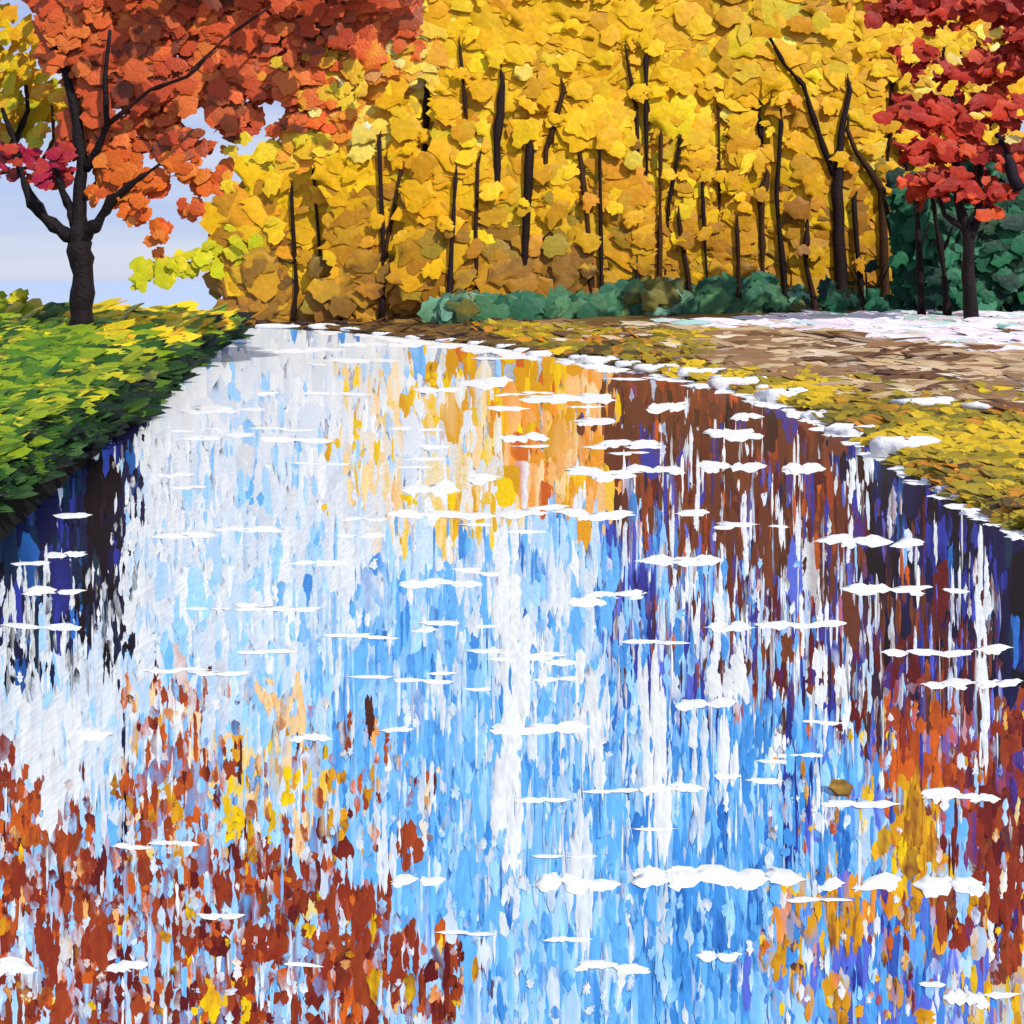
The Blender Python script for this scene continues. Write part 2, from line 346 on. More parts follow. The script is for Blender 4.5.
for x0, x1, y_, t_ in HS:
    k = 1 + int((x1 - x0) / 38)
    for j in range(k):
        e0 = x0 + (x1 - x0) * j / k; e1 = x0 + (x1 - x0) * (j + 1) / k
        hx.append((e0 + e1) / 2 + rng.normal(0, 2)); hy.append(y_ + rng.normal(0, 1)); hl.append((e1 - e0) / 2 * rng.uniform(1.05, 1.35)); hw_.append(t_ / 2 * rng.uniform(.75, 1.15))
    if t_ > 6:
        hx.append(rng.uniform(x0, x1)); hy.append(y_ + t_ * .3); hl.append(rng.uniform(5, 12)); hw_.append(t_ * .35)
nh = len(hx)
water_dabs(hx, hy, np.array(hl), np.array(hw_), np.full(nh, 'X'), np.full(nh, 'X'), relief=.3, horiz=True, lift=.008, taper=.75, ragged=.15, bend=.3, lens=True)
# and strokes along it, with painted glints and reflections (column, from, to, width, pigment)
VS = [(694,420,535,9,'W'),(684,385,435,8,'w'),(714,400,470,5,'W'),(750,400,460,7,'w'),(797,420,600,8,'W'),(745,490,580,10,'W'),(778,500,610,11,'W'),(857,455,520,18,'W'),
 (850,510,565,9,'W'),(823,575,650,8,'W'),(800,590,680,7,'W'),(722,540,660,14,'W'),(905,530,580,12,'w'),(980,525,600,10,'W'),(982,560,650,18,'W'),(985,650,770,12,'W'),
 (690,560,650,14,'W'),(580,460,515,8,'W'),(623,440,530,7,'W'),(660,425,505,6,'W'),(670,480,555,6,'W'),(555,520,600,8,'w'),(625,520,570,8,'w'),(505,520,640,28,'W'),
 (510,600,760,26,'W'),(510,740,880,22,'W'),(512,880,940,14,'w'),(592,650,760,26,'W'),(600,700,800,16,'w'),(585,800,960,20,'w'),(655,640,870,18,'W'),(665,890,950,11,'w'),
 (730,640,710,26,'W'),(728,715,790,14,'W'),(780,730,780,15,'W'),(815,640,740,17,'W'),(845,660,740,13,'W'),(868,640,720,13,'v'),(820,775,840,11,'W'),(440,640,740,11,'w'),
 (415,700,730,18,'w'),(385,800,900,13,'w'),(560,560,660,14,'w'),(470,560,640,18,'w'),(760,600,690,9,'w'),(640,640,720,12,'w'),(700,700,860,14,'w'),(535,620,700,12,'W'),
 (45,540,640,3,'w'),(30,580,660,3,'w'),(62,560,640,3,'w'),(16,600,680,5,'w'),(74,560,660,4,'w'),(98,640,700,8,'w'),(45,650,700,14,'W'),(20,690,760,16,'W'),(60,700,840,26,'W'),
 (118,690,760,6,'w'),(340,640,720,10,'w'),(160,690,780,6,'W'),(175,690,800,5,'W'),(300,740,840,5,'W'),(125,760,850,5,'k'),(122,690,760,4,'n'),(8,800,850,7,'h'),
 (233,360,405,10,'l'),(265,370,405,10,'l'),(232,420,462,9,'l'),(243,465,512,13,'l'),(252,480,508,14,'b'),(270,415,435,8,'l'),(333,450,475,6,'v'),(205,490,525,10,'l'),
 (160,510,530,8,'l'),(230,530,567,13,'l'),(258,568,594,17,'l'),(315,510,560,10,'l'),(275,540,570,12,'l'),(192,420,445,6,'v'),(180,620,660,13,'l'),(245,610,650,8,'l'),
 (290,585,650,12,'l'),(390,520,640,10,'l'),(430,530,610,9,'b'),(447,560,650,14,'b'),(485,520,600,5,'m'),(535,540,600,5,'m'),(555,620,690,9,'b'),(607,540,640,18,'b'),
 (620,640,700,14,'m'),(645,560,650,14,'i'),(540,690,730,14,'b'),(555,740,790,14,'m'),(600,830,880,20,'b'),(620,900,960,18,'b'),(665,700,760,12,'u'),(750,720,790,20,'m'),
 (790,690,880,10,'i'),(800,740,870,12,'m'),(840,810,880,14,'u'),(720,800,860,12,'u'),(690,900,980,16,'m'),(710,650,700,8,'i'),(765,650,720,8,'i'),
 (930,700,765,18,'O'),(935,740,800,15,'O'),(905,700,770,9,'R'),(893,740,800,12,'O'),(955,740,800,12,'r'),(912,770,860,16,'g'),(928,790,870,17,'g'),(900,840,880,15,'y'),
 (915,880,940,18,'g'),(835,890,960,12,'g'),(852,900,960,12,'g'),(872,890,950,9,'o'),(778,935,985,17,'g'),(800,935,1005,11,'g'),(838,990,1030,17,'g'),(940,880,950,14,'r'),
 (1005,850,940,24,'R'),(1015,900,980,20,'r'),(990,760,840,8,'d'),(1000,940,990,12,'M'),(955,800,880,9,'d'),(810,760,830,6,'i'),(833,815,840,8,'O'),
 (157,660,700,6,'d'),(158,700,740,9,'r'),(190,720,770,14,'O'),(200,690,740,8,'r'),(145,780,850,16,'r'),(175,800,840,16,'g'),(185,840,900,10,'O'),(150,860,900,16,'R'),
 (240,740,800,10,'h'),(228,775,825,14,'y'),(232,815,845,20,'y'),(225,860,910,24,'R'),(250,840,880,14,'g'),(290,770,810,14,'y'),(310,765,810,14,'y'),(272,805,860,12,'Y'),
 (300,810,860,12,'p'),(335,770,800,13,'g'),(340,810,850,14,'g'),(262,680,705,16,'p'),(292,670,750,16,'p'),(270,690,720,12,'p'),(25,780,850,20,'O'),(10,745,790,10,'R'),
 (30,850,910,24,'R'),(78,735,800,9,'d'),(72,800,880,16,'r'),(95,900,980,26,'r'),(45,920,990,26,'R'),(370,695,745,12,'h'),(373,720,750,10,'P'),(372,765,805,14,'g'),
 (428,775,810,10,'d'),(408,820,875,20,'r'),(415,760,790,6,'d'),(355,880,950,26,'R'),(362,930,1010,20,'r'),(410,925,990,22,'R'),(448,945,1020,13,'d'),(458,945,965,12,'d'),
 (330,885,960,18,'r'),(260,925,970,34,'R'),(215,925,960,24,'d'),(190,930,960,18,'R'),(215,980,1020,22,'Y'),(205,1000,1030,18,'y'),(245,1000,1030,12,'y'),(190,985,1020,16,'d'),
 (100,925,980,22,'R'),(128,960,1010,14,'d'),(60,980,1030,18,'r'),(155,985,1020,10,'R'),(300,985,1030,12,'R'),(350,985,1030,16,'O'),
 (435,372,388,16,'y'),(357,418,442,12,'y'),(358,442,472,13,'y'),(345,385,398,7,'Y'),(437,402,430,13,'y'),(362,478,502,8,'Y'),(325,505,518,7,'y'),(415,494,508,20,'y'),
 (478,512,542,11,'Y'),(400,522,548,7,'Y'),(450,395,470,9,'p'),(395,470,520,8,'p'),(465,430,480,10,'p'),(860,690,740,12,'d'),(960,620,690,10,'d'),(945,600,650,14,'h')]
vx = np.array([v[0] for v in VS], float); v0 = np.array([v[1] for v in VS], float); v1 = np.array([v[2] for v in VS], float); vw = np.array([v[3] for v in VS], float)
vk = np.array([v[4] for v in VS])
MIXS = dict(W='W', w='W', v='w', l='l', b='b', m='b', u='m', i='n', n='k', k='n', d='R', R='r', r='R', O='r', g='M', y='Y', Y='g', p='P', P='O', o='g', h='d', M='N')
qx, qy, ql, qw, qk, qs = [], [], [], [], [], []
for x_, a_, b_, w_, k_ in zip(vx, v0, v1, vw, vk):
    k = 2 + int((b_ - a_) / 30) + int(w_ / 4)
    for j in range(k):
        hl_ = (b_ - a_) / 2 * rng.uniform(.28, .6); c_ = rng.uniform(a_ + hl_, b_ - hl_) if j else a_ + hl_
        if j == 1: c_ = b_ - hl_
        qx.append(x_ + np.clip(rng.normal(0, .34), -.6, .6) * w_); qy.append(c_); ql.append(hl_); qw.append(max(1.0, w_ / 2 * rng.uniform(.2, .62))); qk.append(k_); qs.append(MIXS[k_] if rng.uniform() < .7 else k_)
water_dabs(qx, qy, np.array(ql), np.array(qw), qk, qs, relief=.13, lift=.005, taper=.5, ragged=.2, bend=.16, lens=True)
# small broken touches over the painted reflections, white slivers at the foot of the dark ones
def sprinkle(n, poly, spec, W, L, lift=.006):
    poly = np.array(poly, float); lo, hi = poly.min(0), poly.max(0)
    x = rng.uniform(lo[0], hi[0], n * 3); y = rng.uniform(lo[1], hi[1], n * 3)
    q = np.where(in_poly(x, y, poly))[0][:n]; k = len(q)
    water_dabs(x[q], y[q], rng.uniform(L[0], L[1], k), rng.uniform(W[0], W[1], k), choose(spec, k), choose(spec, k), relief=.1, lift=lift, taper=.6, ragged=.26, bend=.25, lens=True)
sprinkle(420, [(0, 780), (120, 790), (300, 850), (400, 910), (465, 960), (465, 1030), (0, 1030)], 'r3 R3 d2 O2 w2 l3 W1 P1 y.5', (1.5, 5), (3, 11))
sprinkle(260, [(120, 680), (330, 700), (440, 770), (430, 860), (120, 880)], 'r2 O2 d1.5 w3 l3 W2 p1.5 g1 b2', (1.2, 4), (3, 14))
sprinkle(260, [(760, 700), (1030, 700), (1030, 1030), (760, 1030)], 'r1 O1 d1 w2 l2 W1.6 g1.6 i1 y1', (1.2, 4), (3, 14))
sprinkle(330, [(610, 400), (870, 480), (1000, 600), (1000, 720), (640, 720)], 'W2 w2 N3 d2.4 j1.6 l.7 i1.4 O.8 h1', (1, 3), (5, 24))
sprinkle(150, [(0, 560), (120, 560), (120, 690), (0, 690)], 'W3 w2 n2 k2 t1', (1, 3), (5, 20))
sprinkle(420, [(330, 560), (800, 560), (800, 1030), (470, 1030), (400, 760)], 'w2 W1.6 l3 b3 m3 u.7', (1.2, 4.5), (4, 20))
sprinkle(300, [(120, 460), (330, 360), (480, 360), (430, 640), (120, 680)], 'W5 w3 l2 v2', (1.5, 4), (4, 18))
sprinkle(90, [(115, 400), (150, 400), (135, 650), (105, 660)], 'k4 n2 w2 W2', (1, 3), (4, 14))
sprinkle(260, [(330, 520), (860, 520), (860, 900), (480, 900), (330, 700)], 'W2 w2 l2 b3 m3 u1', (.8, 2.2), (9, 36))
sprinkle(260, [(600, 390), (870, 440), (1000, 560), (1010, 760), (620, 720)], 'X2 W1.5 h3 i2.4 d1.6 n2 M1', (.7, 2.0), (10, 40))
sprinkle(110, [(0, 770), (470, 770), (470, 1030), (0, 1030)], 'l3 b2 W2 w2 s1', (1, 3), (8, 30))
LBL = dict(ripple=('water_ripples', 'light and mid blue streaks of ripple on the open river', 'ripples'),
  glint_foam=('white_glints', 'white streaks and painted glints lying across the river surface', 'glints'),  # white dabs paint glints on the water, plus foam along the shore
  red=('painted_red_reflections', 'rust and dark red patches painting foliage reflections on the river, thickest at lower left', 'reflections'),  # reflected red foliage, put into the dab colours
  yellow=('painted_yellow_reflections', 'yellow, gold and peach patches painting tree reflections on the river', 'reflections'),  # reflected yellow and orange trees as coloured dabs
  brown=('painted_brown_reflections', 'brown streaks painting the reflection of the right bank in the river', 'streaks'),  # mirror image of the right bank, painted brown
  dark=('painted_dark_reflections', 'navy and black streaks painting bank and trunk reflections beside both banks', 'streaks'))  # mirror images of banks and trunk, painted as dark dabs
for k, a in ACC.items():
    nm, lb, ct = LBL[k]
    tag(a.build(nm, M_WATERDAB), lb, ct, kind='stuff')
# the one ochre leaf lying on a white streak
lf = Acc(); lc = pt(841, 797, F * CAMZ / (797 - HY)); lc[2] = .06
world_dabs(lf, lc[None], np.array([[.1, -.5, .8]]), np.array([[1, .1, .1]]), np.array([.075]), np.array([.05]), lin((150, 112, 30))[None], lin((92, 66, 26))[None], .35, taper=.9, ragged=.05)
tag(lf.build('fallen_leaf', M_NEARLEAF), 'curled ochre brown leaf resting on a white streak at lower right', 'leaf')

# ------------------------------------------------------------------ banks: grass, path, frost
def ground_dabs(name, polys, tab, n, Wr, Lr, label, cat, kind, dirn=(1, .3), tilt=.6, mat=None, tabfn=None, wob=.12):
    acc = Acc()
    for poly in polys:
        poly = np.array(poly, float); lo, hi = poly.min(0), poly.max(0)
        m = int(n * 3); x = rng.uniform(lo[0], hi[0], m); y = rng.uniform(lo[1], hi[1], m)
        q = np.where(in_poly(x, y, poly))[0][:n]; x, y = x[q], y[q]
        d = hit(x, y); ok = ~np.isnan(d); x, y, d = x[ok], y[ok], d[ok]
        P = pt(x, y, d); ok = ground_z(P[:, 0], P[:, 1]) > .02; P, d, x, y = P[ok], d[ok], x[ok], y[ok]
        k = len(P); mpp = d / F
        P[:, 2] = ground_z(P[:, 0], P[:, 1]) + .02
        nz_ = .2 if wob > .1 else .06
        Nn = np.stack([rng.normal(0, nz_, k), -tilt + rng.normal(0, nz_, k), np.full(k, .8)], -1)
        U = np.stack([np.full(k, dirn[0]) , rng.normal(0, .15, k), dirn[1] + rng.normal(0, wob, k)], -1)
        fq = field(x, y, 34, 9, .16); c1 = cols(tab, k, fq); c2 = cols(tab, k, np.clip(fq + rng.normal(0, .15, k), 0, 1))
        if tabfn is not None: c1, c2 = tabfn(x, y, k)
        world_dabs(acc, P, Nn, U, rng.uniform(*Lr, k) * mpp, rng.uniform(*Wr, k) * mpp, c1, c2, .11, taper=.5, ragged=.13, bend=.2, rim=.6, lens='ridge')
    return tag(acc.build(name, mat or M_GRASS), label, cat, kind=kind)
GR = [((70, 112, 18), 4), ((132, 152, 20), 4), ((40, 82, 20), 3), ((196, 186, 28), 1.6), ((24, 56, 22), 1.4)]
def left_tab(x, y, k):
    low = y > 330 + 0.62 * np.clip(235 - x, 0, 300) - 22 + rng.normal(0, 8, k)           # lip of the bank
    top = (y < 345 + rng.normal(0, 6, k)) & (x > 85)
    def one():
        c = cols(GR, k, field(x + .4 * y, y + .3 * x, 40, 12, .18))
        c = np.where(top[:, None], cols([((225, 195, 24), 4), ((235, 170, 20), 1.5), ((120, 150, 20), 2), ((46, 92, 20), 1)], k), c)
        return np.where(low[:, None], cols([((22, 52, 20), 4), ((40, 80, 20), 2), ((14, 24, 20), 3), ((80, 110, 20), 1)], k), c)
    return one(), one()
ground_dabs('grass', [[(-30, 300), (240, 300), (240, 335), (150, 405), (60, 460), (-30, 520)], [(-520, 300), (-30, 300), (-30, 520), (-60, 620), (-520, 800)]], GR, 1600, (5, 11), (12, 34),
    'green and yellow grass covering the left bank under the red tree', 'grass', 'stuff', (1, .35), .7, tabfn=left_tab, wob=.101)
OCH = [((205, 170, 22), 3), ((150, 128, 22), 4), ((110, 100, 24), 2), ((196, 128, 26), 2), ((78, 62, 26), 2)]
ground_dabs('ochre_grass', [[(640, 368), (800, 372), (1040, 395), (1040, 560), (930, 490), (800, 410)], [(1040, 412), (1460, 460), (1460, 760), (1200, 700), (1040, 560)], [(470, 325), (720, 335), (700, 366), (560, 352)]], OCH, 800, (4, 8), (7, 20),
    'ochre and olive grass along the edge of the right bank', 'grass', 'stuff', (1, -.3), .5)
PATH = [((140, 104, 68), 4), ((198, 170, 130), 2.4), ((104, 70, 42), 3.6), ((222, 204, 176), 1.2), ((70, 46, 30), 2.4)]
ground_dabs('path', [[(470, 322), (700, 328), (860, 335), (1040, 352), (1040, 412), (900, 398), (760, 372), (640, 352)], [(1040, 350), (1460, 370), (1460, 462), (1040, 412)]], PATH, 560, (5, 10), (16, 48),
    'tan and brown earth path running along the right bank', 'path', 'structure', (1, -.05), .35, wob=.05)
FR = [((232, 226, 230), 4), ((222, 200, 208), 2), ((166, 206, 196), 1.6), ((196, 176, 160), 1.5), ((96, 140, 118), .5)]
ground_dabs('frost', [[(660, 322), (780, 316), (900, 312), (1040, 312), (1040, 364), (960, 352), (880, 340), (760, 334)], [(1040, 312), (1460, 318), (1460, 372), (1040, 350)]], FR, 300, (4, 8), (12, 30),
    'white and pinkish frost lying between the green bushes and the path', 'frost', 'stuff', (1, -.02), .4, wob=.05)
ground_dabs('bank_edge_soil', [[(240, 312), (480, 316), (640, 330), (640, 340), (470, 342), (380, 336), (250, 330)]], [((58, 38, 24), 4), ((98, 66, 36), 3), ((150, 110, 40), 1.5), ((30, 22, 20), 2)], 260, (1.5, 3), (6, 20),
    'dark brown soil along the far shore under the yellow trees', 'soil', 'stuff', (1, 0), .5)

# ------------------------------------------------------------------ pale stones along the shore
def stone(px, py, w, h, label, group=None, tint=(240, 240, 243)):
    d = float(hit(np.array([px]), np.array([py + h * .45]))[0]); c = pt(px, py + h * .45, d); mpp = d / F; w = w * 1.15; h = h * 1.15
    t = np.linspace(0, 2 * math.pi, 14, endpoint=False); f = np.linspace(-.5, 1, 7) * math.pi / 2
    V = []; rr = 1 + rng.normal(0, .2, 14)
    for ff in f:
        cf = max(math.cos(ff), .05) ** .7
        V.append(np.stack([np.cos(t) * rr * cf * w / 2 * mpp, np.sin(t) * rr * cf * max(w * .3, h) * .6 * mpp, np.clip(math.sin(ff), -1, .6) * h * .5 * mpp * (1 + .25 * np.sin(2 * t + px))], -1))
    V = np.concatenate(V); V += rng.normal(0, .03 * h * mpp, V.shape) + c; V[:, 2] += h * .2 * mpp
    i = np.arange(7 * 14).reshape(7, 14); j = np.roll(i, -1, 1)
    Fq = np.stack([i[:-1], j[:-1], j[1:], i[1:]], -1).reshape(-1, 4)
    C = lin(tint) * (1 + rng.normal(0, .05, (len(V), 1)))
    a = Acc(); a.add(V, Fq, C)
    return tag(a.build('shore_stone', M_STONE), label, 'stone', group)
BIG = [(906, 441, 62, 22, 'wide white stone nearest the viewer among the big ones on the right shore'),
 (858, 428, 58, 17, 'long white stone just left of the widest one on the right shore'),
 (822, 414, 36, 14, 'middle sized white stone between ochre grass and brown water on the right shore'),
 (786, 392, 46, 18, 'tall white stone where the right shore bends towards the far trees'),
 (742, 380, 58, 15, 'long flat white stone on the right shore below the tan path'),
 (700, 370, 44, 11, 'low white stone on the far right shore below the earth path'),
 (655, 366, 44, 11, 'rounded white stone at the left end of the path stones'),
 (604, 358, 52, 10, 'flat white stone at the shore below the green bushes'),
 (552, 352, 46, 9, 'flat white stone at the shore below the yellow trees'),
 (935, 400, 64, 12, 'pale flat stone lying up on the path in the right bank'),
 (990, 404, 40, 10, 'small pale stone lying up on the path at the right edge'),
 (990, 512, 48, 13, 'white stone at the waterline beside dark navy water at the right edge'),
 (283, 325, 44, 6, 'white stone at the far left corner of the shore by the grass tip'),
 (325, 325, 30, 7, 'small white stone in front of the leftmost yellow tree')]
for px, py, w, h, lb in BIG:
    stone(px, py, w, h, lb)
for px, py, w, h in [(965, 495, 26, 9), (948, 487, 18, 8), (1012, 528, 26, 8), (930, 478, 16, 7), (580, 356, 20, 6), (525, 349, 26, 6), (505, 345, 20, 5), (630, 362, 24, 7),
   (680, 369, 22, 6), (722, 376, 18, 6), (765, 386, 16, 7), (480, 342, 22, 5), (450, 339, 22, 5), (420, 336, 24, 5), (385, 333, 20, 4), (352, 328, 22, 5)]:
    stone(px, py, w, h, 'small white stone in the line of pebbles along the shore', 'small white shore stones', (232, 234, 240))
for px, py, w, h in [(262, 322, 12, 8), (302, 322, 12, 7), (310, 328, 10, 6), (342, 322, 10, 6), (247, 318, 12, 6)]:
    stone(px, py, w, h, 'small dark stone at the far left corner of the shore', 'small dark shore stones', (52, 34, 36))

# ------------------------------------------------------------------ trees
def tube(acc, pts, rad, col, sides=8):
    pts = np.asarray(pts, float); rad = np.asarray(rad, float)
    # resample for a knotty line
    t = np.linspace(0, len(pts) - 1, max(6, (len(pts) - 1) * 4 + 1)); i0 = np.minimum(t.astype(int), len(pts) - 2); f = (t - i0)[:, None]
    p = pts[i0] * (1 - f) + pts[i0 + 1] * f; r = rad[i0] * (1 - f[:, 0]) + rad[i0 + 1] * f[:, 0]
    r = r * (1 + rng.normal(0, .2 if rad.max() < .28 else .07, len(r))); p[1:-1] += rng.normal(0, .11, (len(p) - 2, 3)) * r[1:-1, None] * .7
    T = unit(np.gradient(p, axis=0)); A = unit(np.cross(T, np.array([.3, 1, .1]))); B = np.cross(T, A)
    th = np.linspace(0, 2 * math.pi, sides, endpoint=False)
    V = p[:, None] + r[:, None, None] * (np.cos(th)[None, :, None] * A[:, None] + np.sin(th)[None, :, None] * B[:, None])
    V = np.concatenate([V.reshape(-1, 3), p[:1], p[-1:]]); m = len(p)
    i = np.arange(m * sides).reshape(m, sides); j = np.roll(i, -1, 1)
    C = np.tile(lin(col), (len(V), 1)) * (1 + rng.normal(0, .18, (len(V), 1)))
    acc.add(V, np.stack([i[:-1], j[:-1], j[1:], i[1:]], -1).reshape(-1, 4), C)
    acc.F[3].append(np.concatenate([np.stack([j[0], i[0], np.full(sides, m * sides)], -1), np.stack([i[-1], j[-1], np.full(sides, m * sides + 1)], -1)]) + acc.n - len(V))
def px_tube(acc, line, d, col, dd=None):
    """line: (column, row, width) as seen, standing at distance d"""
    line = np.array(line, float); dep = d + (np.zeros(len(line)) if dd is None else np.array(dd, float))
    tube(acc, pt(line[:, 0], line[:, 1], dep), line[:, 2] / 2 * dep / F, col)

SEGS = []                    # trunk lengths that stay clear of leaves: (x0,y0,x1,y1,half width,depth)
HOLES = []                   # gaps in the red crown: (x,y,rx,ry)
def crown(acc, x, y, d, tab, Lr, Wr, upbias=.1, tabfn=None, spread=.065, flat=None, gap=.3):
    """leaf clumps round the given sight positions and distances"""
    x = np.array(x, float); y = np.array(y, float); d = np.array(d, float)
    n = len(x); L = rng.uniform(*Lr, n); W = L * rng.uniform(*Wr, n)
    keep = np.ones(n, bool)
    for (x0, y0, x1, y1, hw, sd) in SEGS:
        ex, ey = x1 - x0, y1 - y0; t = np.clip(((x - x0) * ex + (y - y0) * ey) / (ex * ex + ey * ey), 0, 1)
        near = np.hypot(x - x0 - t * ex, y - y0 - t * ey) < hw + L * .95
        fr = near & (d < sd + gap)
        small = fr & (sd + gap - d < 5.5)
        d = np.where(small, sd + gap + rng.uniform(0, .2, n), d)
        keep &= ~(fr & ~small)
    for (hx, hy, rx, ry) in HOLES:
        keep &= ((x - hx) / (rx + L * .55)) ** 2 + ((y - hy) / (ry + L * .45)) ** 2 > 1
    x, y, d, L, W = x[keep], y[keep], d[keep], L[keep], W[keep]; n = len(x)
    if n == 0: return
    P = pt(x, y, d); mpp = d / F
    Nn = np.stack([rng.normal(0, spread * .8, n), -np.ones(n), upbias + rng.normal(0, spread, n)], -1)
    an = rng.uniform(0, math.pi, n) if flat is None else rng.normal(flat, .45, n)
    U = np.stack([np.cos(an), np.zeros(n), np.sin(an)], -1)
    c1, c2 = (cols(tab, n, field(x, y, 26, 20)), cols(tab, n, field(x, y, 26, 20))) if tabfn is None else tabfn(P, x, y, n)
    world_dabs(acc, P, Nn, U, L * mpp, W * mpp, c1, c2, .075, taper=.6, ragged=.14, bend=.3, rim=1.5, lens='ridge')

DARK = (34, 20, 16)
# every tree of the yellow wood: clear length(s) of trunk as seen (column,row,width), distance, crown centre/half width/top/bottom
WOOD = [
 ([(292,300,4),(297,290,4),(292,197,4)], 72, 290, 55, 165, 300, 'thin yellow tree at the left end of the wood, nearest the pale lake'),
 ([(318,306,3),(320,250,3),(313,172,3)], 74, 330, 60, 110, 290, 'slim golden tree second from the left end of the wood'),
 ([(383,300,5),(383,253,5),(381,142,5)], 68, 375, 60, 100, 290, 'golden tree with dark straight stem right of the orange leaves'),
 ([(380,300,4),(387,245,4),(403,172,3)], 70, 410, 55, 120, 280, 'yellow tree with thin stem leaning right at the left of the wood'),
 ([(424,300,5),(423,170,3),(425,148,6),(428,92,5)], 77, 425, 60, 20, 250, 'tall pale yellow tree with short dark stem showing beside the orange crown'),
 ([(468,300,4),(466,115,3),(460,50,4)], 79, 460, 60, -40, 230, 'tall yellow tree whose thin stem shows highest left of the wood centre'),
 ([(498,300,6),(499,143,7),(503,85,6)], 78, 505, 60, -50, 220, 'tall yellow tree with thick black stem piece high in its crown'),
 ([(540,300,6),(546,150,5),(550,143,6),(564,90,4)], 78.5, 560, 60, -50, 220, 'tall yellow tree whose stem piece leans to the right high in the crown'),
 ([(524,300,7),(526,225,7),(531,150,8)], 71, 530, 55, 90, 280, 'yellow tree with the thickest black stem in the middle of the wood'),
 ([(476,300,4),(476,228,4),(478,165,4)], 72, 482, 50, 110, 280, 'yellow tree with dotted dark stem left of the thickest stem'),
 ([(448,300,5),(450,262,5),(455,182,4)], 67, 445, 50, 150, 290, 'low ochre tree with crooked dark stem in the left half of the wood'),
 ([(592,300,5),(587,210,6),(580,152,4)], 72.5, 582, 50, 90, 280, 'yellow tree with short stem left of a long thin straight stem'),
 ([(603,300,4),(602,282,4),(600,155,4)], 66, 612, 55, 110, 285, 'yellow tree with one long thin straight stem at the wood centre'),
 ([(640,300,3),(637,110,4),(627,58,3)], 79, 625, 60, -50, 220, 'tall yellow tree with faint stem leaning left high in the crown'),
 ([(645,300,4),(646,165,4),(647,60,4)], 76, 655, 55, -30, 240, 'tall yellow tree with long hair-thin upright stem above the wood centre'),
 ([(660,300,5),(660,275,5),(661,138,5)], 67, 655, 50, 100, 285, 'yellow tree with knotty dark stem right of the wood centre'),
 ([(662,300,4),(668,205,4),(679,143,4)], 73, 690, 50, 80, 270, 'yellow tree whose short stem leans right behind a knotty one'),
 ([(692,302,6),(690,290,6),(680,218,5)], 63, 685, 45, 190, 285, 'low ochre tree with stout stem leaning left above the green bushes'),
 ([(637,306,4),(637,245,3)], 64, 630, 45, 200, 290, 'low ochre tree with short faint stem above the shore'),
 ([(721,300,3),(720,205,3),(719,112,3)], 74, 722, 55, 50, 270, 'yellow tree with faint straight stem left of the forked tree'),
 ([(707,300,4),(707,275,3),(702,185,4)], 66, 712, 45, 140, 280, 'yellow tree with thin short stem at the left of the right-hand bushes'),
 ([(739,303,4),(739,295,4),(736,230,4)], 62, 740, 45, 190, 280, 'low ochre tree with short straight stem rising from green bushes'),
 ([(762,300,3),(762,140,4),(760,110,3)], 77, 750, 60, -50, 230, 'tall yellow tree with tiny stem piece high left of the forked tree'),
 ([(764,300,5),(763,262,5),(760,200,6),(767,175,6)], 68, 765, 45, 130, 280, 'yellow tree with broken knobbly stem left of the forked tree'),
 ([(787,303,5),(786,295,5),(776,195,4),(781,125,4)], 65, 785, 50, 90, 270, 'yellow tree with long wavering stem just left of the forked tree'),
 ([(817,306,6),(815,305,6),(805,260,6),(806,230,5)], 60, 810, 40, 190, 275, 'low ochre tree with bent black stem at the foot of the forked tree'),
 ([(845,300,13),(843,285,12),(836,190,9),(842,130,6),(849,90,5)], 63, 830, 75, -30, 250, 'large yellow tree with black forked stem, biggest stem of the wood'),
 ([(887,302,10),(885,290,9),(881,190,7),(855,150,5),(848,130,3)], 62, 890, 55, 60, 250, 'yellow tree with dark stem bending left, right of the forked tree'),
 ([(864,306,6),(862,300,6),(855,200,4)], 60.5, 862, 40, 150, 275, 'low ochre tree with reddish thin stem between the two dark stems'),
 ([(886,300,3),(888,155,3),(891,82,3)], 76, 900, 60, -30, 240, 'tall yellow tree with olive stem near the red leaves at right'),
 ([(910,300,5),(907,168,4),(898,142,4)], 73, 935, 60, -50, 230, 'tall yellow tree standing behind the red tree'),
 ([(575,300,4),(578,40,4)], 84, 580, 80, -60, 230, 'tall yellow tree at the back of the wood centre with hidden stem'),
 ([(700,300,4),(698,40,4)], 84, 700, 80, -60, 230, 'tall yellow tree at the back of the wood, right of its centre'),
 ([(820,300,4),(820,40,4)], 84, 815, 80, -60, 230, 'tall yellow tree at the back of the wood behind the forked tree'),
 ([(440,300,4),(440,60,4)], 84, 440, 45, -60, 230, 'tall yellow tree at the back of the wood beside the orange crown'),
]
WOOD = [(a, (72.5 if 'at the back' in h else 66.4 + (b - 68) * .05 + (2.6 if a[0][0] < 350 else 1.2 if a[0][0] < 430 else 0)), c, e, f, g_, h) for (a, b, c, e, f, g_, h) in WOOD]
BACK = [i for i, t in enumerate(WOOD) if 'at the back' in t[6]]
FORK = [(833,175,7),(815,120,5),(803,85,4),(785,65,4),(770,38,3)]
for i, (line, d, *_r) in enumerate(WOOD):
    if i in BACK: continue
    vis = line[1:]
    for p, q in zip(vis[:-1], vis[1:]):
        if 'short dark stem showing' in _r[4] and p[1] > 150: continue
        SEGS.append((p[0], p[1], q[0], q[1], max(p[2], q[2]) / 2, d))
for p, q in zip(FORK[:-1], FORK[1:]): SEGS.append((p[0], p[1], q[0], q[1], 3, 66))
YT = [((237, 185, 13), 6), ((228, 170, 13), 5), ((244, 200, 28), 2), ((216, 149, 20), 2.2), ((198, 141, 22), 1.5), ((250, 230, 104), .5), ((209, 179, 35), 1.5)]
